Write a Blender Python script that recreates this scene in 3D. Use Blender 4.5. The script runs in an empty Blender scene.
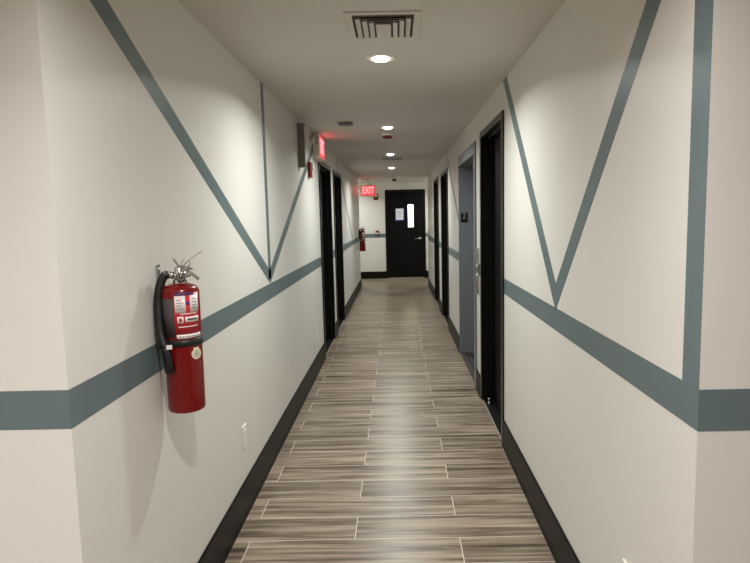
import bpy, bmesh, math, random
from mathutils import Vector, Matrix
random.seed(4)
SC = bpy.context.scene
COL = SC.collection
PI = math.pi

# ------------------------------------------------------------------ sizes (metres)
XL, XR = -0.8034, 0.6744        # corridor wall faces
ZC = 2.3229                     # ceiling
YL, YR = 1.3724, 1.2777         # near ends of the corridor walls
YE, YD = 12.63, 14.21           # far ends of the walls, end wall
ZB, ZT = 1.0018, 1.0989         # painted band
BH = 0.176                      # baseboard height

# ------------------------------------------------------------------ materials
def lin(c):
    return tuple(((v/12.92) if v <= 0.04045 else ((v+0.055)/1.055)**2.4) for v in c)
def rgb(r, g, b): return lin((r/255, g/255, b/255)) + (1,)
MATS = {}
def mat(name, col, rough=0.5, metal=0.0, bump=0.0, bscale=200, var=0.0, vscale=8, spec=0.5, emit=None, es=0, coat=0):
    m = bpy.data.materials.new(name); m.use_nodes = True
    nt = m.node_tree; b = nt.nodes['Principled BSDF']
    b.inputs['Base Color'].default_value = col
    b.inputs['Roughness'].default_value = rough
    b.inputs['Metallic'].default_value = metal
    b.inputs['Specular IOR Level'].default_value = spec
    b.inputs['Coat Weight'].default_value = coat
    b.inputs['Coat Roughness'].default_value = 0.1
    tc = nt.nodes.new('ShaderNodeTexCoord')
    if var > 0:
        n = nt.nodes.new('ShaderNodeTexNoise'); n.inputs['Scale'].default_value = vscale; n.inputs['Detail'].default_value = 5
        nt.links.new(tc.outputs['Object'], n.inputs['Vector'])
        mx = nt.nodes.new('ShaderNodeMixRGB'); mx.blend_type = 'MIX'
        mx.inputs[1].default_value = tuple(c*(1-var) for c in col[:3])+(1,)
        mx.inputs[2].default_value = tuple(min(1, c*(1+var)) for c in col[:3])+(1,)
        nt.links.new(n.outputs['Fac'], mx.inputs[0]); nt.links.new(mx.outputs[0], b.inputs['Base Color'])
    if bump > 0:
        n = nt.nodes.new('ShaderNodeTexNoise'); n.inputs['Scale'].default_value = bscale; n.inputs['Detail'].default_value = 3
        nt.links.new(tc.outputs['Object'], n.inputs['Vector'])
        bp = nt.nodes.new('ShaderNodeBump'); bp.inputs['Strength'].default_value = bump; bp.inputs['Distance'].default_value = 0.002
        nt.links.new(n.outputs['Fac'], bp.inputs['Height']); nt.links.new(bp.outputs[0], b.inputs['Normal'])
    if emit:
        b.inputs['Emission Color'].default_value = emit; b.inputs['Emission Strength'].default_value = es
    MATS[name] = m
    return m

M_WALL = mat('wall_paint', rgb(220, 217, 210), 0.42, bump=0.08, bscale=140, var=0.012, vscale=3)
M_STRIPE = mat('stripe_paint', rgb(98, 114, 117), 0.33, bump=0.12, bscale=140, var=0.02, vscale=6)
M_CEIL = mat('ceiling_paint', rgb(208, 203, 197), 0.75, bump=0.1, bscale=90, var=0.01)
M_BASE = mat('vinyl_base', rgb(9, 9, 9), 0.45, var=0.1, spec=.22)
M_DOOR = mat('black_door_paint', rgb(3, 3, 5), 0.5, bump=0.05, bscale=60, var=0.1, spec=.2)
M_FRAME = mat('door_frame_paint', rgb(8, 9, 9), 0.3, var=0.05, spec=.4)
M_ENDFRAME = mat('end_frame_paint', rgb(5, 5, 6), 0.4, var=0.05, spec=.25)
M_ELEV = mat('elevator_paint', rgb(108, 111, 117), 0.36, var=0.03, bump=0.05)
M_STEEL = mat('brushed_steel', rgb(190, 190, 188), 0.28, 1.0, var=0.05, vscale=60)
M_CHROME = mat('nickel', rgb(205, 203, 198), 0.22, 1.0, var=0.05, vscale=30)
M_ALU = mat('aluminium_threshold', rgb(190, 186, 178), 0.4, 0.6, var=0.06, vscale=40)
M_SILL = mat('worn_sill_metal', rgb(96, 92, 88), 0.4, 0.7, var=0.1, vscale=40)
M_PLASTIC = mat('white_plastic', rgb(236, 232, 222), 0.35, var=0.01)
M_SHELL = mat('sign_housing_plastic', rgb(214, 206, 194), 0.5, var=0.02)
M_UNIT = mat('unit_grey_plastic', rgb(112, 110, 100), 0.5, var=0.03)
M_SLOT = mat('dark_slot', rgb(30, 28, 26), 0.7, var=0.1)
M_VENT = mat('vent_enamel', rgb(208, 202, 194), 0.5, var=0.01)
M_DUCTSHADE = mat('duct_shade', rgb(88, 82, 76), 0.9, var=0.1)
M_RED = mat('extinguisher_red', rgb(118, 3, 7), 0.3, var=0.04, coat=0.2, spec=.35)
M_REDP = mat('alarm_red', rgb(120, 12, 20), 0.4, var=0.05)
M_RUBBER = mat('black_rubber', rgb(20, 19, 21), 0.45, bump=0.2, bscale=300, var=0.1)
M_LAB_W = mat('label_white', rgb(240, 232, 232), 0.4, var=0.02)
M_LAB_R = mat('label_red', rgb(196, 44, 58), 0.4, var=0.03)
M_LAB_B = mat('label_blue', rgb(60, 48, 120), 0.4, var=0.03)
M_PATCH_G = mat('patch_grey', rgb(78, 70, 74), 0.45, var=0.06)
M_INK = mat('ink_dark', rgb(50, 45, 48), 0.5, var=0.05)
M_SEAL = mat('seal_gold', rgb(236, 230, 205), 0.4, 0.0, var=0.08, vscale=90)
M_GAUGE = mat('gauge_face', rgb(120, 122, 112), 0.3, var=0.1, vscale=60)
M_LENS = mat('lamp_lens', rgb(250, 248, 240), 0.4, emit=(1.0, 0.98, 0.92, 1), es=14, var=0.01)
M_EXITR = mat('exit_letter_red', rgb(220, 30, 40), 0.4, emit=(1.0, 0.12, 0.13, 1), es=2.6, var=0.01)
M_EXITBG = mat('exit_face_lit', rgb(225, 120, 115), 0.5, emit=(1.0, 0.09, 0.1, 1), es=0.42, var=0.01)
M_PAPER = mat('paper', rgb(238, 240, 248), 0.7, var=0.01)
M_PAPBLUE = mat('paper_border_blue', rgb(40, 40, 120), 0.6, var=0.03)
M_BLACKP = mat('black_plastic', rgb(12, 12, 13), 0.25, var=0.1)
M_STAIR = mat('stair_paint', rgb(238, 236, 220), 0.6, var=0.01)

def glass():
    m = bpy.data.materials.new('clear_glass'); m.use_nodes = True
    b = m.node_tree.nodes['Principled BSDF']
    b.inputs['Base Color'].default_value = (0.95, 0.97, 0.95, 1)
    b.inputs['Transmission Weight'].default_value = 1; b.inputs['Roughness'].default_value = 0.03
    b.inputs['IOR'].default_value = 1.1
    return m
M_GLASS = glass()

def floor_mat():
    m = bpy.data.materials.new('wood_look_plank_tile'); m.use_nodes = True
    nt = m.node_tree; N = nt.nodes; L = nt.links; b = N['Principled BSDF']
    tc = N.new('ShaderNodeTexCoord')
    mp = N.new('ShaderNodeMapping'); L.new(tc.outputs['Object'], mp.inputs['Vector'])
    PITCH = 0.2046; PLANK = 0.982
    # row edge at y = 2.583, joints at x = -0.716 and 0.266 in the row just nearer than that
    mp.inputs['Location'].default_value = (0.716 + PLANK*10 + FLOOR_SHIFT, -2.583 + PITCH*100, 0)
    br = N.new('ShaderNodeTexBrick'); L.new(mp.outputs[0], br.inputs['Vector'])
    br.offset = 0.5; br.offset_frequency = 2; br.squash = 1; br.squash_frequency = 2
    br.inputs['Color1'].default_value = (0, 0, 0, 1); br.inputs['Color2'].default_value = (1, 1, 1, 1)
    br.inputs['Mortar'].default_value = (0.5, 0.5, 0.5, 1)
    br.inputs['Scale'].default_value = 1; br.inputs['Mortar Size'].default_value = 0.0021
    br.inputs['Mortar Smooth'].default_value = 0.0; br.inputs['Bias'].default_value = 0
    br.inputs['Brick Width'].default_value = PLANK; br.inputs['Row Height'].default_value = PITCH
    # grain coordinates shifted per plank
    sx = N.new('ShaderNodeVectorMath'); sx.operation = 'SCALE'; sx.inputs['Scale'].default_value = 37.0
    L.new(br.outputs['Color'], sx.inputs[0])
    ad = N.new('ShaderNodeVectorMath'); ad.operation = 'ADD'; L.new(tc.outputs['Object'], ad.inputs[0]); L.new(sx.outputs[0], ad.inputs[1])
    st = N.new('ShaderNodeVectorMath'); st.operation = 'MULTIPLY'; st.inputs[1].default_value = (1.0, 20.0, 1.0)
    L.new(ad.outputs[0], st.inputs[0])
    n1 = N.new('ShaderNodeTexNoise'); n1.inputs['Scale'].default_value = 1.5; n1.inputs['Detail'].default_value = 7; n1.inputs['Roughness'].default_value = 0.6
    n1.inputs['Distortion'].default_value = 0.35
    L.new(st.outputs[0], n1.inputs['Vector'])
    st2 = N.new('ShaderNodeVectorMath'); st2.operation = 'MULTIPLY'; st2.inputs[1].default_value = (3.0, 120.0, 1.0)
    L.new(ad.outputs[0], st2.inputs[0])
    n2 = N.new('ShaderNodeTexNoise'); n2.inputs['Scale'].default_value = 1.0; n2.inputs['Detail'].default_value = 4
    L.new(st2.outputs[0], n2.inputs['Vector'])
    ramp = N.new('ShaderNodeValToRGB'); L.new(n1.outputs['Fac'], ramp.inputs[0])
    e = ramp.color_ramp.elements
    e[0].position = 0.30; e[0].color = rgb(60, 47, 36)
    e[1].position = 0.72; e[1].color = rgb(178, 163, 142)
    k = e.new(0.43); k.color = rgb(106, 90, 74)
    k = e.new(0.55); k.color = rgb(144, 128, 109)
    fine = N.new('ShaderNodeMapRange'); fine.inputs['From Min'].default_value = 0.3; fine.inputs['From Max'].default_value = 0.7
    fine.inputs['To Min'].default_value = 0.84; fine.inputs['To Max'].default_value = 1.1
    L.new(n2.outputs['Fac'], fine.inputs['Value'])
    tone = N.new('ShaderNodeMapRange'); tone.inputs['To Min'].default_value = 0.86; tone.inputs['To Max'].default_value = 1.12
    L.new(br.outputs['Color'], tone.inputs['Value'])
    mu = N.new('ShaderNodeMath'); mu.operation = 'MULTIPLY'; L.new(fine.outputs[0], mu.inputs[0]); L.new(tone.outputs[0], mu.inputs[1])
    sc = N.new('ShaderNodeVectorMath'); sc.operation = 'SCALE'; L.new(ramp.outputs[0], sc.inputs[0]); L.new(mu.outputs[0], sc.inputs['Scale'])
    mx = N.new('ShaderNodeMixRGB'); L.new(br.outputs['Fac'], mx.inputs[0]); L.new(sc.outputs[0], mx.inputs[1])
    mx.inputs[2].default_value = rgb(205, 192, 176)
    L.new(mx.outputs[0], b.inputs['Base Color'])
    b.inputs['Roughness'].default_value = 0.36
    rr = N.new('ShaderNodeMapRange'); rr.inputs['To Min'].default_value = 0.24; rr.inputs['To Max'].default_value = 0.40
    L.new(n1.outputs['Fac'], rr.inputs['Value']); L.new(rr.outputs[0], b.inputs['Roughness'])
    bp = N.new('ShaderNodeBump'); bp.inputs['Strength'].default_value = 0.35; bp.inputs['Distance'].default_value = 0.0015
    inv = N.new('ShaderNodeMath'); inv.operation = 'SUBTRACT'; inv.inputs[0].default_value = 1; L.new(br.outputs['Fac'], inv.inputs[1])
    m2 = N.new('ShaderNodeMath'); m2.operation = 'MULTIPLY_ADD'; L.new(n2.outputs['Fac'], m2.inputs[0]); m2.inputs[1].default_value = 0.25; L.new(inv.outputs[0], m2.inputs[2])
    L.new(m2.outputs[0], bp.inputs['Height']); L.new(bp.outputs[0], b.inputs['Normal'])
    return m
FLOOR_SHIFT = 0.0
M_FLOOR = floor_mat()

# ------------------------------------------------------------------ mesh helpers
class MB:
    def __init__(s): s.bm = bmesh.new(); s.mats = []
    def mi(s, m):
        if m not in s.mats: s.mats.append(m)
        return s.mats.index(m)
    def _fin(s, vs, m, smooth=False):
        i = s.mi(m); vset = set(vs)
        for f in s.bm.faces:
            if f.material_index == 0 and all(v in vset for v in f.verts) and not f.tag:
                f.material_index = i; f.tag = True; f.smooth = smooth
    def box(s, a, b, m, bevel=0, M=None):
        x0, x1 = sorted((a[0], b[0])); y0, y1 = sorted((a[1], b[1])); z0, z1 = sorted((a[2], b[2]))
        vs = [s.bm.verts.new((x, y, z)) for x in (x0, x1) for y in (y0, y1) for z in (z0, z1)]
        i = s.mi(m); fs = []
        for q in ((0,1,3,2),(4,6,7,5),(0,4,5,1),(2,3,7,6),(0,2,6,4),(1,5,7,3)):
            f = s.bm.faces.new([vs[k] for k in q]); f.material_index = i; f.tag = True; fs.append(f)
        if bevel:
            es = list({e for f in fs for e in f.edges})
            r = bmesh.ops.bevel(s.bm, geom=es, offset=bevel, segments=2, profile=0.6, affect='EDGES')
            nv = set()
            for f in r['faces']: f.material_index = i; f.tag = True; nv.update(f.verts)
            vs = list(nv | {v for f in fs if f.is_valid for v in f.verts})
        if M: bmesh.ops.transform(s.bm, matrix=M, verts=vs)
        return s
    def prism(s, pts, axis, a, b, m):
        """polygon pts (2D) extruded along axis from a to b"""
        def P(p, v):
            if axis == 0: return (v, p[0], p[1])
            if axis == 1: return (p[0], v, p[1])
            return (p[0], p[1], v)
        A = [s.bm.verts.new(P(p, a)) for p in pts]; B = [s.bm.verts.new(P(p, b)) for p in pts]
        i = s.mi(m); n = len(pts); fs = [s.bm.faces.new(A), s.bm.faces.new(B[::-1])]
        for k in range(n): fs.append(s.bm.faces.new((A[k], B[k], B[(k+1) % n], A[(k+1) % n])))
        for f in fs: f.material_index = i; f.tag = True
        bmesh.ops.recalc_face_normals(s.bm, faces=fs)
        return s
    def lathe(s, prof, m, M=None, seg=32, smooth=True, a0=0, a1=2*PI):
        """prof = [(r, z)...] revolved about Z"""
        full = abs((a1-a0) - 2*PI) < 1e-6
        cols = seg if full else seg+1
        rings = []
        for r, z in prof:
            if r < 1e-6: rings.append([s.bm.verts.new((0, 0, z))])
            else: rings.append([s.bm.verts.new((r*math.cos(a0+(a1-a0)*k/seg), r*math.sin(a0+(a1-a0)*k/seg), z)) for k in range(cols)])
        i = s.mi(m); fs = []
        for A, B in zip(rings, rings[1:]):
            for k in range(seg):
                k2 = (k+1) % cols if full else k+1
                if len(A) == 1 and len(B) == 1: continue
                if len(A) == 1: q = (A[0], B[k2], B[k])
                elif len(B) == 1: q = (A[k], A[k2], B[0])
                else: q = (A[k], A[k2], B[k2], B[k])
                f = s.bm.faces.new(q); f.material_index = i; f.tag = True; f.smooth = smooth; fs.append(f)
        bmesh.ops.recalc_face_normals(s.bm, faces=fs)
        if M: bmesh.ops.transform(s.bm, matrix=M, verts=[v for r in rings for v in r])
        return s
    def tube(s, pts, rad, m, seg=12, caps=True):
        pts = [Vector(p) for p in pts]; n = len(pts)
        rads = rad if isinstance(rad, (list, tuple)) else [rad]*n
        i = s.mi(m); rings = []; up = Vector((0, 0, 1)); prev = None
        for k, p in enumerate(pts):
            t = (pts[min(k+1, n-1)] - pts[max(k-1, 0)]).normalized()
            if prev is None:
                u = up if abs(t.dot(up)) < 0.95 else Vector((1, 0, 0))
            else: u = prev
            a = (u - t*u.dot(t)).normalized(); prev = a; c = t.cross(a)
            rings.append([s.bm.verts.new(p + rads[k]*(math.cos(2*PI*j/seg)*a + math.sin(2*PI*j/seg)*c)) for j in range(seg)])
        fs = []
        for A, B in zip(rings, rings[1:]):
            for j in range(seg):
                fs.append(s.bm.faces.new((A[j], A[(j+1) % seg], B[(j+1) % seg], B[j])))
        for f in fs: f.smooth = True
        if caps: fs += [s.bm.faces.new(rings[0][::-1]), s.bm.faces.new(rings[-1])]
        for f in fs: f.material_index = i; f.tag = True
        bmesh.ops.recalc_face_normals(s.bm, faces=fs)
        return s
    def build(s, name, parent=None):
        me = bpy.data.meshes.new(name); s.bm.to_mesh(me); s.bm.free()
        for m in s.mats: me.materials.append(m)
        o = bpy.data.objects.new(name, me); COL.objects.link(o)
        if parent: o.parent = parent
        return o

def smooth_curve(ctrl, n=8):
    """Catmull-Rom through control points"""
    P = [Vector(c) for c in ctrl]; P = [2*P[0]-P[1]] + P + [2*P[-1]-P[-2]]; out = []
    for i in range(1, len(P)-2):
        for k in range(n):
            t = k/n; a, b, c, d = P[i-1], P[i], P[i+1], P[i+2]
            out.append(0.5*((2*b)+(c-a)*t+(2*a-5*b+4*c-d)*t*t+(3*b-a-3*c+d)*t**3))
    out.append(P[-2]); return out

def text_mesh(txt, size, depth, m, name, parent, M, bold=0.0):
    cu = bpy.data.curves.new(name+'_curve', 'FONT'); cu.body = txt; cu.size = size; cu.extrude = depth; cu.offset = bold
    cu.align_x = 'CENTER'; cu.align_y = 'CENTER'
    t = bpy.data.objects.new('tmp', cu); COL.objects.link(t)
    dg = bpy.context.evaluated_depsgraph_get(); me = bpy.data.meshes.new_from_object(t.evaluated_get(dg))
    bpy.data.objects.remove(t); bpy.data.curves.remove(cu)
    me.transform(M); me.materials.clear(); me.materials.append(m); me.name = name
    o = bpy.data.objects.new(name, me); COL.objects.link(o); o.parent = parent
    return o

def empty(name, loc, rz=0):
    o = bpy.data.objects.new(name, None); COL.objects.link(o); o.location = loc; o.rotation_euler = (0, 0, rz)
    o.empty_display_size = 0.1
    return o
def tag(o, label, cat, group=None):
    o['label'] = label; o['category'] = cat
    if group: o['group'] = group
    return o
def struct(o, label=None):
    o['kind'] = 'structure'
    if label: o['label'] = label
    return o
def copy_tree(o, parent=None):
    c = o.copy(); COL.objects.link(c); c.parent = parent
    for ch in list(o.children): copy_tree(ch, c)
    return c

# ------------------------------------------------------------------ openings (y0, y1, top) outer edge of each frame
LEFT_OPEN = [(6.13, 7.19, 2.115), (7.50, 8.53, 2.115)]
RIGHT_OPEN = [(3.665, 4.655, 2.14), (4.94, 6.26, 2.115), (7.62, 8.72, 2.115), (9.33, 10.42, 2.13)]
T = 0.14   # wall thickness
LOBX0, LOBX1, LOBY = -3.0, 2.6, -3.2
VX0, VX1 = -1.6, 1.5

floor = MB(); floor.box((LOBX0-.1, LOBY-.1, -0.1), (LOBX1+.1, YD+1.9, 0), M_FLOOR)
struct(floor.build('floor'), 'floor of wood look plank tiles laid across the corridor')
c = MB(); c.box((LOBX0-.1, LOBY-.1, ZC), (LOBX1+.1, YD+1.9, ZC+0.1), M_CEIL)
struct(c.build('ceiling'), 'flat off white corridor ceiling')

ST = 0.0008
def wall_run(mb, x, sgn, y0, y1, opens):
    """corridor side wall with inner face x, body on the sgn side"""
    y = y0
    for a, b, top in opens:
        mb.box((x, y, 0), (x+sgn*T, a, ZC), M_WALL)
        mb.box((x, a, top), (x+sgn*T, b, ZC), M_WALL)
        y = b
    mb.box((x, y, 0), (x+sgn*T, y1, ZC), M_WALL)
def band(mb, x, sgn, y0, y1, opens):
    y = y0
    for a, b, top in opens:
        mb.box((x, y, ZB), (x-sgn*ST, a, ZT), M_STRIPE); y = b
    mb.box((x, y, ZB), (x-sgn*ST, y1, ZT), M_STRIPE)
def stripe(mb, x, sgn, pts):
    mb.prism(pts, 0, x, x-sgn*ST, M_STRIPE)

# left wall
w = MB()
wall_run(w, XL, -1, YL, YE, LEFT_OPEN)
w.box((LOBX0, YL, 0), (XL-T, YL+T, ZC), M_WALL)                 # wall facing the lobby
w.box((VX0, YE-T, 0), (XL-T, YE, ZC), M_WALL)
band(w, XL, -1, YL-ST, YE, LEFT_OPEN)
w.box((LOBX0, YL, ZB), (XL, YL-ST, ZT), M_STRIPE)
w.box((VX0, YE, ZB), (XL, YE+ST, ZT), M_STRIPE)
s = 0.4885; v = 0.083; ty = 3.640; tz = ZT
za = lambda y: tz + s*abs(y-ty)
stripe(w, XL, -1, [(YL, za(YL)), (ty, tz), (ty, tz+v), (YL, za(YL)+v)])
ytop = ty + (ZC-tz)/s; ytop2 = ty + (ZC-tz-v)/s
stripe(w, XL, -1, [(ty, tz), (ytop, ZC), (ytop2, ZC), (ty, tz+v)])
stripe(w, XL, -1, [(ty-0.036, tz+0.03), (ty+0.036, tz+0.03), (ty+0.036, ZC), (ty-0.036, ZC)])
stripe(w, XL, -1, [(8.15, 2.115), (8.22, 2.115), (8.22, ZC), (8.15, ZC)])
t2 = 10.52; zd = lambda y: tz + s*(t2-y)
stripe(w, XL, -1, [(t2, tz), (8.53, zd(8.53)), (8.53, zd(8.53)+v), (t2, tz+v)])
struct(w.build('wall_left'), 'left corridor wall in cream paint with a slate band and a painted V')

# right wall
w = MB()
wall_run(w, XR, 1, YR, YE, RIGHT_OPEN)
w.box((XR+T, YR, 0), (LOBX1, YR+T, ZC), M_WALL)
w.box((XR+T, YE-T, 0), (VX1, YE, ZC), M_WALL)
band(w, XR, 1, YR-ST, YE, RIGHT_OPEN)
w.box((XR, YR, ZB), (LOBX1, YR-ST, ZT), M_STRIPE)
w.box((XR, YE, ZB), (VX1, YE+ST, ZT), M_STRIPE)
ty = 2.468; hw = 0.118; tz = 1.085
stripe(w, XR, 1, [(ty, tz), (ty+(ZC-tz), ZC), (ty+(ZC-tz)-hw, ZC), (ty, tz+hw)])
stripe(w, XR, 1, [(ty, tz), (ty, tz+hw), (max(YR, ty-(ZC-tz-hw)), ZC if ty-(ZC-tz-hw) > YR else 0), (ty-(ZC-tz), ZC)] if ty-(ZC-tz) > YR else
       [(ty, tz), (ty, tz+hw), (ty-(ZC-tz-hw), ZC), (YR, ZC), (YR, tz+ty-YR)])
stripe(w, XR, 1, [(YR, ZT), (YR+0.077, ZT), (YR+0.077, ZC), (YR, ZC)])
stripe(w, XR, 1, [(7.72, 2.115), (7.80, 2.115), (7.80, ZC), (7.72, ZC)])
k = 0.585; zr = lambda y: 1.296 + k*(y-6.138)
stripe(w, XR, 1, [(6.262, zr(6.262)), (7.60, zr(7.60)), (7.60, zr(7.60)+0.08), (6.262, zr(6.262)+0.08)])
struct(w.build('wall_right'), 'right corridor wall in cream paint with a slate band and a painted V')

# end wall with the black door, lobby walls behind the camera, vestibule sides
DX0, DX1, DTOP = -0.275, 0.700, 2.150
w = MB()
w.box((VX0-T, YD, 0), (DX0, YD+T, ZC), M_WALL); w.box((DX1, YD, 0), (VX1+T, YD+T, ZC), M_WALL)
w.box((DX0, YD, DTOP), (DX1, YD+T, ZC), M_WALL)
w.box((VX0, YD, ZB), (DX0, YD-ST, ZT), M_STRIPE); w.box((DX1, YD, ZB), (VX1, YD-ST, ZT), M_STRIPE)
struct(w.build('wall_end'), 'cream end wall around the black door')
w = MB(); w.box((VX0-T, YE-T, 0), (VX0, YD, ZC), M_WALL); struct(w.build('wall_vestibule_left'))
w = MB(); w.box((VX1, YE-T, 0), (VX1+T, YD, ZC), M_WALL); struct(w.build('wall_vestibule_right'))
w = MB(); w.box((LOBX0-T, LOBY, 0), (LOBX0, YL+T, ZC), M_WALL); struct(w.build('wall_lobby_left'))
w = MB(); w.box((LOBX1, LOBY, 0), (LOBX1+T, YR+T, ZC), M_WALL); struct(w.build('wall_lobby_right'))
w = MB(); w.box((LOBX0-T, LOBY-T, 0), (LOBX1+T, LOBY, ZC), M_WALL); struct(w.build('wall_back'))
# lit stair landing behind the end door
w = MB()
w.box((-0.9, YD+1.5, 0), (1.2, YD+1.6, ZC), M_STAIR); w.box((-1.0, YD+T, 0), (-0.9, YD+1.6, ZC), M_STAIR)
w.box((1.2, YD+T, 0), (1.3, YD+1.6, ZC), M_STAIR)
struct(w.build('wall_stair_landing'))

# baseboards
def base_profile(mb, x, sgn, y0, y1):
    mb.prism([(x, 0), (x-sgn*0.016, 0), (x-sgn*0.013, 0.012), (x-sgn*0.010, 0.03), (x-sgn*0.009, BH-0.006), (x-sgn*0.005, BH), (x, BH)], 1, y0, y1, M_BASE)
def base_run(name, x, sgn, y0, y1, opens, extra):
    mb = MB(); y = y0
    for a, b, top in opens:
        base_profile(mb, x, sgn, y, a); y = b
    base_profile(mb, x, sgn, y, y1)
    for a, b in extra: mb.box(a, b, M_BASE)
    struct(mb.build(name))
base_run('baseboard_left', XL, -1, YL-0.012, YE+0.012, LEFT_OPEN, [((LOBX0, YL, 0), (XL, YL-.012, BH)), ((VX0, YE, 0), (XL, YE+.012, BH))])
base_run('baseboard_right', XR, 1, YR-0.012, YE+0.012, RIGHT_OPEN, [((XR, YR, 0), (LOBX1, YR-.012, BH)), ((XR, YE, 0), (VX1, YE+.012, BH))])
b = MB(); b.box((VX0, YD, 0), (DX0, YD-.012, BH), M_BASE, 0.003); b.box((DX1, YD, 0), (VX1, YD-.012, BH), M_BASE, 0.003)
struct(b.build('baseboard_end'))
b = MB(); b.box((LOBX0, LOBY, 0), (LOBX1, LOBY+.012, BH), M_BASE, 0.003); struct(b.build('baseboard_back'))

# ------------------------------------------------------------------ side doors
def lever(parent, x, y, z, sgn, dy):
    """lever handle on a door face x, sgn points into the corridor, lever runs along dy"""
    h = MB()
    R = Matrix.Translation((x, y, z)) @ Matrix.Rotation(sgn*PI/2, 4, 'Y')
    h.lathe([(0, 0), (0.030, 0), (0.030, 0.005), (0.026, 0.010), (0.011, 0.012), (0.010, 0.045), (0, 0.047)], M_CHROME, R, 24)
    h.tube(smooth_curve([(x+sgn*0.040, y, z), (x+sgn*0.044, y+dy*0.03, z+0.001), (x+sgn*0.044, y+dy*0.08, z+0.002), (x+sgn*0.038, y+dy*0.115, z-0.002)], 5), 0.0085, M_CHROME, 10)
    return h.build('lever_handle', parent)
def side_door(n, x, sgn, o, handle_near, label):
    y0, y1, top = o; FW = 0.05; PR = 0.012; DEP = 0.085
    root = empty('door_%d' % n, (0, 0, 0)); struct(root, label)
    f = MB()
    inn = x-sgn*PR*-1 if False else x
    for a, b in ((y0, y0+FW), (y1-FW, y1)):
        f.box((x-sgn*PR, a, 0), (x+sgn*T, b, top), M_FRAME, 0.002)
    f.box((x-sgn*PR, y0+FW, top-FW), (x+sgn*T, y1-FW, top), M_FRAME, 0.002)
    # door stops inside the frame
    for a, b in ((y0+FW, y0+FW+.016), (y1-FW-.016, y1-FW)):
        f.box((x+sgn*0.035, a, 0), (x+sgn*(DEP-.002), b, top-FW), M_FRAME)
    f.box((x+sgn*0.035, y0+FW, top-FW-.016), (x+sgn*(DEP-.002), y1-FW, top-FW), M_FRAME)
    f.build('frame', root)
    p = MB(); p.box((x+sgn*DEP, y0+FW+.003, 0.014), (x+sgn*(DEP+.044), y1-FW-.003, top-FW-.003), M_DOOR, 0.002); p.build('panel', root)
    t = MB(); t.prism([(x+sgn*0.004, 0.0005), (x+sgn*0.012, 0.010), (x+sgn*(T-.01), 0.010), (x+sgn*T, 0.0005)], 1, y0+FW, y1-FW, M_BASE)
    t.box((x-sgn*.003, y0+FW, .0005), (x+sgn*.004, y1-FW, .006), M_ALU); t.build('threshold', root)
    yy = (y0+FW+.07) if handle_near else (y1-FW-.07)
    lever(root, x+sgn*DEP, yy, 0.92, -sgn, 1 if handle_near else -1)
    hg = None
    for zz in (0.25, 1.05, 1.80):
        g = MB(); yh = (y1-FW-.008) if handle_near else (y0+FW+.008)
        g.tube([(x+sgn*(DEP-.006), yh, zz-.045), (x+sgn*(DEP-.006), yh, zz+.045)], 0.006, M_CHROME if False else M_FRAME, 8); g.build('hinge', root)
    return root
side_door(1, XL, -1, LEFT_OPEN[0], True, 'black door in the left wall beneath the wall mounted exit sign')
side_door(2, XL, -1, LEFT_OPEN[1], True, 'black door in the left wall, the farther one of the two')
side_door(3, XR, 1, RIGHT_OPEN[0], True, 'wide black door in the right wall nearest to the camera')
side_door(4, XR, 1, RIGHT_OPEN[2], True, 'black door in the right wall just past the elevator')
side_door(5, XR, 1, RIGHT_OPEN[3], True, 'black door in the right wall, the farthest one')

# door stop seen at the foot of the near right door
d = MB(); d.lathe([(0, 0), (0.016, 0), (0.016, 0.004), (0.009, 0.008), (0.009, 0.03), (0.013, 0.034), (0.013, 0.042), (0, 0.044)], M_CHROME,
                  Matrix.Translation((XR+0.035, 4.50, 0.010)), 20)
tag(d.build('door_stop'), 'small silver door stop on the threshold of the near right black door', 'door stop')

# ------------------------------------------------------------------ end door
root = empty('door_6', (0, 0, 0)); struct(root, 'black end door with a narrow lit window and a taped notice')
f = MB(); FW = 0.045
for a, b in ((DX0, DX0+FW), (DX1-FW, DX1)): f.box((a, YD-.012, 0), (b, YD+T, DTOP), M_ENDFRAME, 0.002)
f.box((DX0+FW, YD-.012, DTOP-FW), (DX1-FW, YD+T, DTOP), M_ENDFRAME, 0.002)
for a, b in ((DX0+FW, DX0+FW+.016), (DX1-FW-.016, DX1-FW)): f.box((a, YD+.066, 0), (b, YD+T, DTOP-FW), M_ENDFRAME)
f.box((DX0+FW, YD+.066, DTOP-FW-.016), (DX1-FW, YD+T, DTOP-FW), M_ENDFRAME); f.build('frame', root)
WX0, WX1, WZ0, WZ1 = 0.272, 0.418, 1.235, 1.795
p = MB(); a0, a1, zt = DX0+FW+.003, DX1-FW-.003, DTOP-FW-.003; y0, y1 = YD+.02, YD+.064
p.box((a0, y0, .014), (WX0, y1, zt), M_DOOR); p.box((WX1, y0, .014), (a1, y1, zt), M_DOOR)
p.box((WX0, y0, .014), (WX1, y1, WZ0), M_DOOR); p.box((WX0, y0, WZ1), (WX1, y1, zt), M_DOOR)
panel = p.build('panel', root)
g = MB()
for q in (((WX0-.018, y0-.008, WZ0-.018), (WX0+.006, y0, WZ1+.018)), ((WX1-.006, y0-.008, WZ0-.018), (WX1+.018, y0, WZ1+.018)),
          ((WX0, y0-.008, WZ0-.018), (WX1, y0, WZ0+.006)), ((WX0, y0-.008, WZ1-.006), (WX1, y0, WZ1+.018))): g.box(q[0], q[1], M_ENDFRAME)
g.build('window_frame', root)
g = MB(); g.box((WX0, y0+.018, WZ0), (WX1, y0+.024, WZ1), M_GLASS); g.build('window_glass', root)
h = MB(); hx, hz = 0.565, 0.965
h.lathe([(0, 0), (0.034, 0), (0.034, 0.006), (0.028, 0.012), (0.012, 0.014), (0.011, 0.05), (0, 0.052)], M_CHROME, Matrix.Translation((hx, y0, hz)) @ Matrix.Rotation(PI/2, 4, 'X'), 24)
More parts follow.
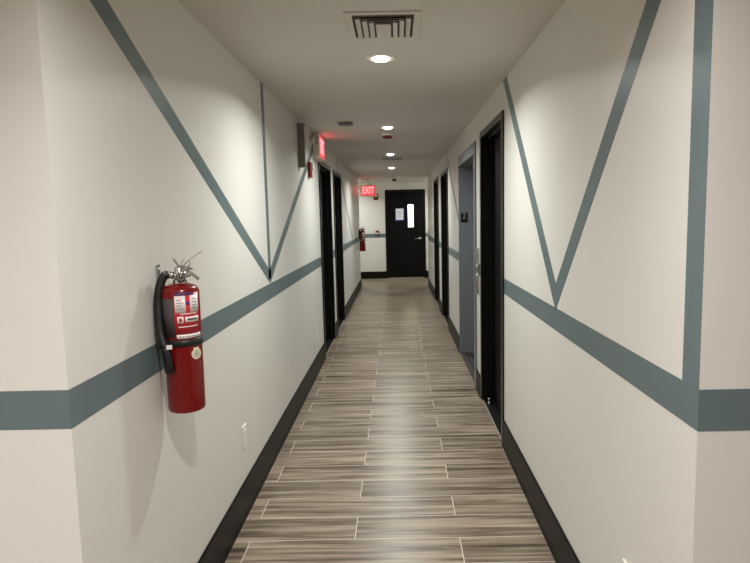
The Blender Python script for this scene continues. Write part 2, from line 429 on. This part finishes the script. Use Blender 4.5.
h.tube(smooth_curve([(hx, y0-.045, hz), (hx-.04, y0-.05, hz), (hx-.09, y0-.05, hz+.002), (hx-.125, y0-.044, hz-.003)], 5), 0.010, M_CHROME, 10); h.build('lever_handle', root)
t = MB(); t.prism([(YD-.03, 0.0005), (YD-.01, .010), (YD+.1, .010), (YD+T, .0005)], 0, DX0+FW, DX1-FW, M_ALU); t.build('threshold', root)
n = empty('notice', (0.0755, y0-.001, 1.55))
tag(n, 'white paper notice with a blue border taped to the black end door', 'notice')
q = MB(); q.box((-.112, 0, -.155), (.112, -.0012, .160), M_PAPBLUE); q.build('border', n)
q = MB(); q.box((-.092, -.0012, -.125), (.092, -.002, .145), M_PAPER)
for i in range(6): q.box((-.055, -.002, .08-i*.03), (.055-(i % 3)*.012, -.0023, .084-i*.03), M_GAUGE)
q.build('sheet', n)

# ------------------------------------------------------------------ elevator entrance
root = empty('door_7', (0, 0, 0)); struct(root, 'blue grey metal elevator entrance recessed in the right wall')
ya, yb, top = RIGHT_OPEN[1]; FWE = 0.10; DE = 0.26
f = MB()
f.box((XR-.012, ya, 0), (XR+.02, ya+FWE, top), M_ELEV, 0.002); f.box((XR-.012, yb-.02, 0), (XR+.02, yb, top), M_ELEV, 0.002)
f.box((XR-.012, ya+FWE, top-.10), (XR+.02, yb-.02, top), M_ELEV, 0.002)
f.box((XR+.02, ya+FWE-.02, 0), (XR+DE, ya+FWE, top-.10), M_ELEV); f.box((XR+.02, yb-.02, 0), (XR+DE, yb, top-.10), M_ELEV)
f.box((XR+.02, ya+FWE-.02, top-.10), (XR+DE, yb, top-.08), M_ELEV); f.build('frame', root)
for k in (0, 1):
    m0 = ya+FWE+k*(yb-.02-ya-FWE)/2; m1 = m0+(yb-.02-ya-FWE)/2-.004
    p = MB(); p.box((XR+DE-.06+k*.0, m0, .01), (XR+DE-.03, m1, top-.10), M_ELEV, 0.002); p.build('sliding_panel', root)
s_ = MB(); s_.box((XR-.003, ya+FWE, 0.0005), (XR+DE, yb-.02, .008), M_SILL)
for k in range(3): s_.box((XR+.05+k*.05, ya+FWE, .008), (XR+.06+k*.05, yb-.02, .0095), M_SLOT)
s_.build('sill', root)
# backing so nothing leaks behind the elevator
sg = empty('floor_number_sign', (0.7205, yb-.0205, 1.479))
tag(sg, 'black floor number plate with a pale 2 on the elevator jamb', 'sign')
q = MB(); q.box((-.036, 0, -.051), (.036, -.004, .051), M_BLACKP, 0.001); q.build('plate', sg)
text_mesh('2', 0.085, 0.0006, M_GAUGE, 'numeral', sg, Matrix.Translation((0, -.0048, .012)) @ Matrix.Rotation(PI/2, 4, 'X'), 0.001)
q = MB()
for i, j in ((0, 0), (0, 1), (1, 2)): q.lathe([(0, .0015), (.0015, .001), (.002, 0)], M_GAUGE, Matrix.Translation((-.003+i*.006, -.004, -.03-j*.005)) @ Matrix.Rotation(PI/2, 4, 'X'), 8)
q.build('braille', sg)
cp = empty('elevator_call_panel', (XR, 4.83, 1.04))
tag(cp, 'tall steel elevator call button panel on the wall beside the grey entrance', 'call button panel')
q = MB(); q.box((0, -.05, -.19), (-.012, .05, .19), M_STEEL, 0.002); q.build('face_plate', cp)
for dz in (.04, -.04):
    q = MB(); R = Matrix.Translation((-.012, 0, dz)) @ Matrix.Rotation(-PI/2, 4, 'Y')
    q.lathe([(0, .006), (.014, .006), (.016, .004), (.016, 0)], M_PLASTIC, R, 20); q.lathe([(.017, 0), (.017, .004), (.021, .004), (.022, 0)], M_CHROME, R, 20); q.build('button', cp)
q = MB(); q.tube([(-.012, 0, .125), (-.014, 0, .125)], .008, M_BLACKP, 14); q.build('key_switch', cp)

# ------------------------------------------------------------------ outlets
def outlet(y, z, x, sgn, label):
    o = empty('wall_outlet', (x, y, z), 0 if sgn > 0 else PI); tag(o, label, 'outlet', None)
    q = MB(); q.box((0, -.035, -.0575), (.006, .035, .0575), M_PLASTIC, 0.002); q.build('cover_plate', o)
    q = MB()
    for dz in (.0195, -.0195):
        q.box((.006, -.017, dz-.014), (.0085, .017, dz+.014), M_PLASTIC, 0.001)
        q.box((.0085, -.008, dz-.002), (.0088, -.006, dz+.007), M_SLOT); q.box((.0085, .006, dz-.002), (.0088, .008, dz+.007), M_SLOT)
        q.box((.0085, -.002, dz-.010), (.0088, .002, dz-.006), M_SLOT)
    q.build('receptacle', o)
    q = MB(); q.tube([(.006, 0, 0), (.0075, 0, 0)], .003, M_CHROME, 10); q.build('screw', o)
    return o
outlet(2.88, 0.398, XL, 1, 'white wall outlet low on the left wall, right of the near fire extinguisher')
outlet(5.62, 0.395, XL, 1, 'white wall outlet low on the left wall just before the first black door')
outlet(1.64, 0.392, XR, -1, 'white wall outlet low on the right wall, cut by the picture bottom')

# ------------------------------------------------------------------ recessed lights
LX = -0.065
AREA_W = 13.5
def downlight(x, y, label, proto=None, watt=None, col=(0.945, 0.995, 0.955)):
    if proto is None:
        o = empty('ceiling_downlight', (x, y, ZC))
        q = MB(); q.lathe([(.045, -.0035), (.052, -.005), (.074, -.006), (.080, -.003), (.081, 0)], M_PLASTIC, None, 40); q.build('trim_ring', o)
        q = MB(); q.lathe([(0, -.019), (.018, -.018), (.033, -.014), (.042, -.008), (.045, -.004)], M_LENS, None, 40); q.build('lens', o)
    else:
        o = proto.copy(); COL.objects.link(o); o.location = (x, y, ZC)
        for ch in proto.children:
            if ch.type == 'MESH': c_ = ch.copy(); COL.objects.link(c_); c_.parent = o
    tag(o, label, 'ceiling light', 'recessed lights along the corridor ceiling')
    la = bpy.data.lights.new('downlight_beam', 'AREA'); la.shape = 'DISK'; la.size = 0.10; la.energy = watt or AREA_W
    la.spread = math.radians(154); la.color = col
    lo = bpy.data.objects.new('downlight_beam', la); COL.objects.link(lo); lo.location = (0, 0, -.0205); lo.parent = o
    return o
P0 = downlight(LX, 3.135, 'round bright ceiling light nearest the camera, just beyond the near vent')
downlight(LX, 5.476, 'round bright ceiling light with the small red alarm beside it', P0)
downlight(LX, 7.796, 'round bright ceiling light directly before the far ceiling vent', P0)
downlight(LX, 9.90, 'round bright ceiling light farthest down the corridor, before the dome camera', P0)
for x, y, wt in ((LX, 0.79, 14), (-1.7, -0.4, 26), (1.5, -1.4, 7), (LX, -1.5, 13)):
    downlight(x, y, 'round ceiling light in the lobby behind the camera', P0, wt, (1.0, 0.975, 0.955))
for x in (-1.15, 1.12):  # added lamps, hidden by the side walls, to brighten the corridor end
    downlight(x, 13.35, 'added unseen round ceiling light in the side bay, brightening the corridor end', P0, 10)
# lamp on the stair landing behind the end door
la = bpy.data.lights.new('stair_lamp', 'AREA'); la.size = 0.5; la.energy = 40; la.color = (1, .97, .85)
lo = bpy.data.objects.new('stair_lamp', la); COL.objects.link(lo); lo.location = (0.3, YD+.8, ZC-.03)

# ------------------------------------------------------------------ ceiling vents (three-way louvred registers)
def vent(x, y):
    o = empty('ceiling_vent', (x, y, ZC)); A, B = .158, .185       # half sizes
    q = MB(); q.box((-A+.02, -B+.02, -.0008), (A-.02, B-.03, -.0003), M_DUCTSHADE); q.build('duct_shade_sheet', o)  # flat dark sheet, its colour stands for the shade inside the duct
    q = MB(); F = .030
    q.box((-A, -B, -.006), (A, -B+F, 0), M_VENT, .0015); q.box((-A, B-F-.01, -.006), (A, B, 0), M_VENT, .0015)
    q.box((-A, -B+F, -.006), (-A+F, B-F-.01, 0), M_VENT, .0015); q.box((A-F, -B+F, -.006), (A, B-F-.01, 0), M_VENT, .0015); q.build('frame', o)
    a, b0, b1 = A-F, -B+F, B-F-.01
    for i in range(4):                       # U shaped louvres, open towards the far side
        g = .012; wd = .019; a -= g; b0 += g*(3.0 if i == 0 else 0.8)
        if i == 3:
            p = MB(); p.box((-a, b0, -.009), (a, b1, -.006), M_VENT, .001); p.build('centre_plate', o); break
        p = MB(); z0, z1 = -.0105, -.002
        def slat(p0, p1, n):   # sloped strip from p0 to p1, n = inward direction
            th = .0012
            a_ = [(p0[0], p0[1], z0), (p1[0], p1[1], z0), (p1[0]+n[0]*wd, p1[1]+n[1]*wd, z1), (p0[0]+n[0]*wd, p0[1]+n[1]*wd, z1)]
            vs = [p.bm.verts.new(v_) for v_ in a_]+[p.bm.verts.new((v_[0], v_[1], v_[2]+th)) for v_ in a_]
            k = p.mi(M_VENT)
            for qd in ((0,1,2,3),(7,6,5,4),(0,4,5,1),(1,5,6,2),(2,6,7,3),(3,7,4,0)):
                f_ = p.bm.faces.new([vs[j] for j in qd]); f_.material_index = k
        slat((-a, b0), (a, b0), (0, 1)); slat((-a, b0), (-a, b1), (1, 0)); slat((a, b0), (a, b1), (-1, 0))
        p.build('louvre', o); a -= wd-.003; b0 += wd-.003
    return o
V1 = vent(-0.040, 2.625); tag(V1, 'square louvred ceiling vent closest to the camera, nearer than every light', 'ceiling vent', 'louvred ceiling vents')
V2 = copy_tree(V1); V2.location = (-0.048, 8.46, ZC); tag(V2, 'square louvred ceiling vent far down the corridor between the third and fourth lights', 'ceiling vent', 'louvred ceiling vents')

# ------------------------------------------------------------------ ceiling devices
o = empty('smoke_detector', (-0.425, 5.14, ZC)); tag(o, 'round pale smoke detector on the ceiling beside the wall mounted exit sign', 'smoke detector')
q = MB(); q.lathe([(.078, 0), (.080, -.006), (.076, -.010), (0, -.010)], M_SHELL, None, 36); q.build('base', o)
q = MB(); q.lathe([(.066, -.010), (.064, -.016)], M_SLOT, None, 36); q.lathe([(.066, -.016), (.064, -.026), (.045, -.032), (.02, -.034), (0, -.034)], M_UNIT, None, 36); q.build('cap', o)
o = empty('ceiling_alarm', (-0.075, 5.93, ZC)); o.scale = (1.15, 1.15, 1.2); tag(o, 'small red and pale alarm hanging from the ceiling just past the second light', 'fire alarm')
q = MB(); q.lathe([(.052, 0), (.052, -.012), (.045, -.016), (0, -.016)], M_PLASTIC, None, 28); q.build('base', o)
q = MB(); q.lathe([(.044, -.016), (.043, -.028), (.03, -.038), (0, -.040)], M_REDP, None, 28); q.build('cap', o)
o = empty('dome_camera', (-0.035, 12.45, ZC)); tag(o, 'small black dome camera with a white ring on the ceiling before the end door', 'security camera')
q = MB(); q.lathe([(.062, 0), (.062, -.020), (.054, -.030), (0, -.030)], M_PLASTIC, None, 28); q.build('housing', o)
q = MB(); q.lathe([(.050, -.028), (.049, -.045), (.040, -.064), (.022, -.078), (0, -.082)], M_BLACKP, None, 28); q.build('dome', o)

# ------------------------------------------------------------------ exit signs
# (a) on the left wall above the first door, face parallel to the wall, emergency lamp heads at both ends
o = empty('exit_sign', (XL, 5.965, 2.20)); tag(o, 'lit red exit sign with twin lamp heads high on the left wall', 'exit sign')
q = MB(); q.box((0, -.205, -.115), (.066, .205, .119), M_SHELL, .006); q.build('housing', o)
q = MB(); q.box((.066, -.192, -.104), (.0675, .192, .108), M_EXITBG); q.build('face', o)
text_mesh('EXIT', .205, .0012, M_EXITR, 'letters', o, Matrix.Translation((.0688, 0, 0)) @ Matrix.Rotation(PI/2, 4, 'Z') @ Matrix.Rotation(PI/2, 4, 'X') @ Matrix.Diagonal((.66, 1, 1, 1)), .004)
for dy in (-.33, .26):
    q = MB(); sg_ = -1 if dy < 0 else 1
    q.tube([(.03, sg_*.18, .055), (.035, dy-sg_*.022, .055)], .012, M_SHELL, 12)
    R = Matrix.Translation((.030, dy, .050)) @ Matrix.Rotation(sg_*.5, 4, 'X') @ Matrix.Rotation(PI/2+.35, 4, 'Y')
    q.lathe([(0, -.03), (.022, -.028), (.038, -.01), (.043, .02), (.045, .028), (.041, .030)], M_SHELL, R, 24)
    hd = q.build('lamp_head', o)
    q = MB(); q.lathe([(.041, .029), (.03, .033), (0, .035)], M_GAUGE, R, 24); q.build('lamp_lens', hd)
# (b) hung from the ceiling before the end wall, face towards the camera
o = empty('exit_sign', (-0.603, 12.72, 2.075)); tag(o, 'lit red exit sign hanging from the ceiling left of the end door', 'exit sign')
q = MB(); q.box((-.165, -.022, -.125), (.165, .022, .115), M_SHELL, .005); q.build('housing', o)
q = MB(); q.box((-.153, -.0235, -.113), (.153, -.022, .103), M_EXITBG); q.build('face', o)
text_mesh('EXIT', .205, .0012, M_EXITR, 'letters', o, Matrix.Translation((0, -.0248, 0)) @ Matrix.Rotation(PI/2, 4, 'X') @ Matrix.Diagonal((.60, 1, 1, 1)), .004)
q = MB(); q.box((-.17, -.035, ZC-2.075-.022), (.17, .035, ZC-2.075), M_PLASTIC, .004); q.tube([(0, 0, .115), (0, 0, ZC-2.075-.02)], .02, M_PLASTIC, 12); q.build('canopy', o)

# ------------------------------------------------------------------ horn strobes and pull station
def strobe(loc, rz, label, s=1.0):
    o = empty('horn_strobe', loc, rz); tag(o, label, 'fire alarm'); o.scale = (s, s, s)
    q = MB(); q.box((-.058, 0, -.07), (.058, -.028, .07), M_REDP, .004)
    for i in range(5): q.box((-.03, -.028, -.058+i*.011), (.03, -.0286, -.053+i*.011), M_SLOT)
    q.build('body', o)
    q = MB(); q.box((-.030, -.028, .004), (.030, -.052, .052), M_PLASTIC, .006); q.build('strobe_lens', o)
    return o
strobe((XL, 5.44, 1.945), PI/2, 'red horn strobe on the left wall beside the slim grey box, before the first door')
o = empty('wall_box', (XL, 4.925, 2.105)); tag(o, 'slim dark grey box on the left wall under the ceiling, nearer than the exit sign', 'wall box')
q = MB(); q.box((0, -.035, -.180), (.058, .035, .180), M_UNIT, .010); q.build('housing', o)
q = MB(); q.box((.057, -.028, -.150), (.060, .028, .150), M_SHELL, .001); q.build('cover', o)
strobe((-0.492, YD, 1.985), 0, 'small dark red horn strobe on the end wall beside the exit sign')
o = empty('pull_station', (-0.475, YD, 1.115)); tag(o, 'small red fire alarm pull station on the slate band left of the end door', 'fire alarm')
q = MB(); q.box((-.042, 0, -.06), (.042, -.035, .06), M_REDP, .004); q.build('box', o)
q = MB(); q.box((-.030, -.035, -.012), (.030, -.050, .010), M_PLASTIC, .002); q.box((-.008, -.035, -.035), (.008, -.048, -.012), M_PLASTIC, .002); q.build('handle', o)

# ------------------------------------------------------------------ fire extinguisher (local: axis at origin, z=0 at the foot; wall towards -x)
def extinguisher(loc):
    o = empty('fire_extinguisher', loc); R0 = .0605; WALLX = XL - loc[0]
    q = MB(); q.lathe([(0, .006), (.045, .004), (.054, 0), (.058, .002), (R0, .010), (R0, .403), (.0575, .414), (.047, .423), (.030, .429), (.020, .431), (.019, .434), (0, .434)], M_RED, None, 64); cyl = q.build('cylinder', o)
    A = math.radians
    def patch(mb, a0, a1, z0, z1, m, lift=.0006, seg=10):
        mb.lathe([(R0+lift-.0004, z0), (R0+lift, z0), (R0+lift, z1), (R0+lift-.0004, z1)], m, None, seg, True, A(a0), A(a1))
    # label wraps the corridor-facing side
    c0 = -50
    def lpatch(mb, a0, a1, z0, z1, m, lift=.0006, seg=10): patch(mb, a0, a1, .253+(z0-.186)*.80, .253+(z1-.186)*.80, m, lift, seg)
    q = MB()
    lpatch(q, c0-41, c0+41, .205, .372, M_LAB_R, .0006, 24)
    lpatch(q, c0-38, c0-7, .292, .362, M_LAB_W, .0010); lpatch(q, c0+7, c0+39, .292, .362, M_LAB_W, .0010)
    lpatch(q, c0-5, c0+5, .324, .336, M_LAB_B, .0012)
    lpatch(q, c0-38, c0+20, .364, .374, M_LAB_B, .0010, 20)
    lpatch(q, c0-10, c0+36, .252, .275, M_LAB_W, .0010, 14); lpatch(q, c0-33, c0-15, .250, .277, M_LAB_W, .0010)
    lpatch(q, c0-28, c0-19, .256, .271, M_LAB_R, .0012)
    lpatch(q, c0-4, c0+30, .260, .267, M_INK, .0012, 12)
    lpatch(q, c0-30, c0+30, .232, .236, M_LAB_W, .0010, 12); lpatch(q, c0-24, c0+28, .285, .289, M_LAB_W, .0010, 12)
    for a_ in (c0-33, c0+13):
        for i in range(4): lpatch(q, a_, a_+20-(i % 2)*5, .308+i*.012, .311+i*.012, M_GAUGE, .0012, 6)
    q.build('label', o)
    q = MB(); lpatch(q, c0-37, c0+43, .186, .203, M_LAB_W, .0012, 20)
    for a_ in range(-30, 34, 9): lpatch(q, c0+a_, c0+a_+5, .192, .196, M_GAUGE, .0015, 3)
    q.build('inspection_label', o)
    q = MB(); lpatch(q, c0-104, c0-42, .190, .350, M_PATCH_G, .0006, 16); q.build('grey_patch', o)  # plain dark grey patch on the cylinder beside the main label
    q = MB(); nrm = Vector((math.cos(A(c0+20)), math.sin(A(c0+20)), 0))
    Rt = Matrix.Translation(nrm*(R0-.0035)+Vector((0, 0, .197))) @ nrm.to_track_quat('Z', 'Y').to_matrix().to_4x4()
    star = []
    for i in range(24):
        rr = .0195 if i % 2 == 0 else .0165; star.append((rr*math.cos(i*PI/12), rr*math.sin(i*PI/12)))
    k = len(q.bm.verts); q.prism(star, 2, 0, .0052, M_SEAL); bmesh.ops.transform(q.bm, matrix=Rt, verts=list(q.bm.verts))
    q.lathe([(.011, .0052), (.011, .006), (.009, .006), (.009, .0052)], M_GAUGE, Rt, 20); q.lathe([(0, .0062), (.004, .0062), (.004, .0052)], M_GAUGE, Rt, 12)
    q.box((-.010, .014, 0), (.010, .021, .005), M_SEAL, .001, Rt)
    q.build('approval_seal', o)
    # strap that holds the hose
    q = MB(); q.lathe([(R0, .226), (R0+.003, .226), (R0+.003, .249), (R0, .249)], M_RUBBER, None, 48); q.build('strap', o)
    # wall hook
    q = MB(); wy = .014
    q.box((WALLX, -.013+wy, .41), (WALLX+.004, .013+wy, .492), M_STEEL, .001)
    q.tube([(WALLX+.004, wy, .478), (WALLX+.007, wy, .478)], .005, M_PLASTIC, 10)
    q.box((WALLX, -.012+wy, .415), (-.010, .035, .419), M_STEEL, .001); q.build('wall_hook', o)
    # valve: body, gauge, handles, pin (view comes from azimuth c0-17)
    va = A(-69); vd = Vector((math.cos(va), math.sin(va), 0)); rt = Vector((-math.sin(va), math.cos(va), 0)); up = Vector((0, 0, 1))
    P = lambda r_, u_, d_=0: tuple(rt*r_ + up*u_ + vd*d_)
    q = MB(); q.lathe([(.021, .420), (.023, .428), (.023, .438), (.016, .444), (.015, .478), (.011, .486), (0, .488)], M_CHROME, None, 24)
    q.tube([P(-.010, .455), P(-.040, .462)], [.013, .011], M_CHROME, 14); q.tube([P(.0, .458), P(.034, .464)], [.015, .014], M_CHROME, 14)
    q.tube([P(0, .452, .0), P(0, .452, .022)], .012, M_CHROME, 14); q.build('valve', o)
    q = MB(); G = Matrix.Translation(P(.004, .452, .022)) @ vd.to_track_quat('Z', 'Y').to_matrix().to_4x4()
    q.lathe([(0, 0), (.0165, 0), (.0175, .004), (.0175, .009), (.0150, .010)], M_CHROME, G, 28); q.lathe([(.0145, .0095), (0, .0098)], M_INK, G, 28)
    q.lathe([(.012, .0098), (.012, .0102), (.007, .0102), (.007, .0098)], M_GAUGE, G, 24); q.box((-.0008, 0, .0098), (.0008, .010, .0106), M_LAB_W, 0, G)
    q.build('pressure_gauge', o)
    def strip(mb, pts, wd, th, m):
        pts = [Vector(p_) for p_ in pts]; prev = None; i_ = mb.mi(m)
        for k_, p_ in enumerate(pts):
            t_ = (pts[min(k_+1, len(pts)-1)]-pts[max(k_-1, 0)]).normalized(); nn = t_.cross(vd).normalized()
            ring = [mb.bm.verts.new(p_+vd*sx*wd/2+nn*sy*th/2) for sx, sy in ((-1, -1), (1, -1), (1, 1), (-1, 1))]
            if prev:
                for j in range(4):
                    f_ = mb.bm.faces.new((prev[j], prev[(j+1) % 4], ring[(j+1) % 4], ring[j])); f_.material_index = i_
            else: mb.bm.faces.new(ring[::-1]).material_index = i_
            prev = ring
        mb.bm.faces.new(prev).material_index = i_
        bmesh.ops.recalc_face_normals(mb.bm, faces=list(mb.bm.faces))
    q = MB(); strip(q, smooth_curve([P(-.012, .474), P(.010, .476), P(.032, .464), P(.048, .452), P(.060, .440)], 5), .024, .011, M_CHROME); q.build('carry_handle', o)
    q = MB(); strip(q, smooth_curve([P(-.016, .512), P(-.010, .503), P(.000, .488), P(.010, .484), P(.028, .482), P(.042, .474)], 5), .020, .007, M_STEEL); q.build('squeeze_lever', o)
    q = MB(); q.tube([P(.010, .483, -.02), P(.010, .483, .024)], .0022, M_STEEL, 8)
    rg = [Vector(P(.022, .497, .026))+rt*.013*math.cos(t_*PI/8)+up*.013*math.sin(t_*PI/8) for t_ in range(17)]
    q.tube(rg, .0014, M_STEEL, 6, False); q.build('pull_pin', o)
    q = MB(); q.tube(smooth_curve([P(.012, .485, .015), P(.03, .505, .02), P(.055, .522, .015), P(.075, .532, .01)], 5), .0012, M_GAUGE, 6); q.build('seal_tie', o)
    # hose
    cx = -.028
    q = MB(); q.tube(smooth_curve([P(-.036, .461), P(-.047, .456, .002), P(-.057, .438, .004), P(-.065, .410, .008), P(-.070, .370, .012), P(-.071, .33, .02), P(-.069, .28, .03), P(-.063, .245, .040), P(-.056, .225, .046)], 7),
                      .0145, M_RUBBER, 14); hose = q.build('hose', o)
    q = MB(); q.tube([P(-.057, .232, .046), P(-.053, .212, .050), P(-.049, .175, .052), P(-.046, .145, .052)], [.013, .0150, .0155, .0165], M_RUBBER, 16); q.build('nozzle', hose)
    q = MB(); q.tube([P(-.040, .461), P(-.049, .464)], .0135, M_CHROME, 14); q.build('hose_collar', hose)
    q = MB(); q.box((-.009, -.003, -.007), (.009, .004, .007), M_PLASTIC, .001, Matrix.Translation(P(-.044, .230, .067)) @ Matrix.Rotation(va+PI/2, 4, 'Z')); q.build('clip', o)
    return o
E1 = extinguisher((-0.726, 1.925, 0.865))
tag(E1, 'large red fire extinguisher on the left wall in the foreground', 'fire extinguisher', 'red fire extinguishers on the left wall')
E2 = copy_tree(E1); E2.location = (-0.726, 12.25, 0.795)
tag(E2, 'small distant red fire extinguisher at the far end of the left wall', 'fire extinguisher', 'red fire extinguishers on the left wall')

# ------------------------------------------------------------------ camera
cam = bpy.data.cameras.new('camera'); co = bpy.data.objects.new('camera', cam); COL.objects.link(co)
F, CX, CY = 581.8893, 396.46613, 280.06015
pitch, yaw, roll = .108288, .002290, -.020081
r = Vector((9.98006540e-01+0, 0, 0))
cp_, sp_, cy_, sy_ = math.cos(pitch), math.sin(pitch), math.cos(yaw), math.sin(yaw)
fwd = Vector((-sy_*cp_, cy_*cp_, -sp_)); right = Vector((cy_, sy_, 0)); upv = right.cross(fwd)
r2 = right*math.cos(roll)+upv*math.sin(roll); u2 = -right*math.sin(roll)+upv*math.cos(roll)
Mx = Matrix((r2, u2, -fwd)).transposed().to_4x4(); Mx.translation = (0, 0, 1.5)
co.matrix_world = Mx
cam.sensor_fit = 'HORIZONTAL'; cam.sensor_width = 36; cam.lens = 36*F/750
cam.shift_x = (375-CX)/750; cam.shift_y = (CY-281.5)/750
cam.clip_start = .02
SC.camera = co

w = bpy.data.worlds.new('world'); SC.world = w; w.use_nodes = True
w.node_tree.nodes['Background'].inputs[0].default_value = (.9, .9, 1, 1); w.node_tree.nodes['Background'].inputs[1].default_value = 0.0
vs = SC.view_settings; vs.view_transform = 'Standard'; vs.look = 'None'; vs.gamma = 1; vs.use_curve_mapping = False
vs.exposure = 0.72
SC.cycles.max_bounces = 12; SC.cycles.diffuse_bounces = 8
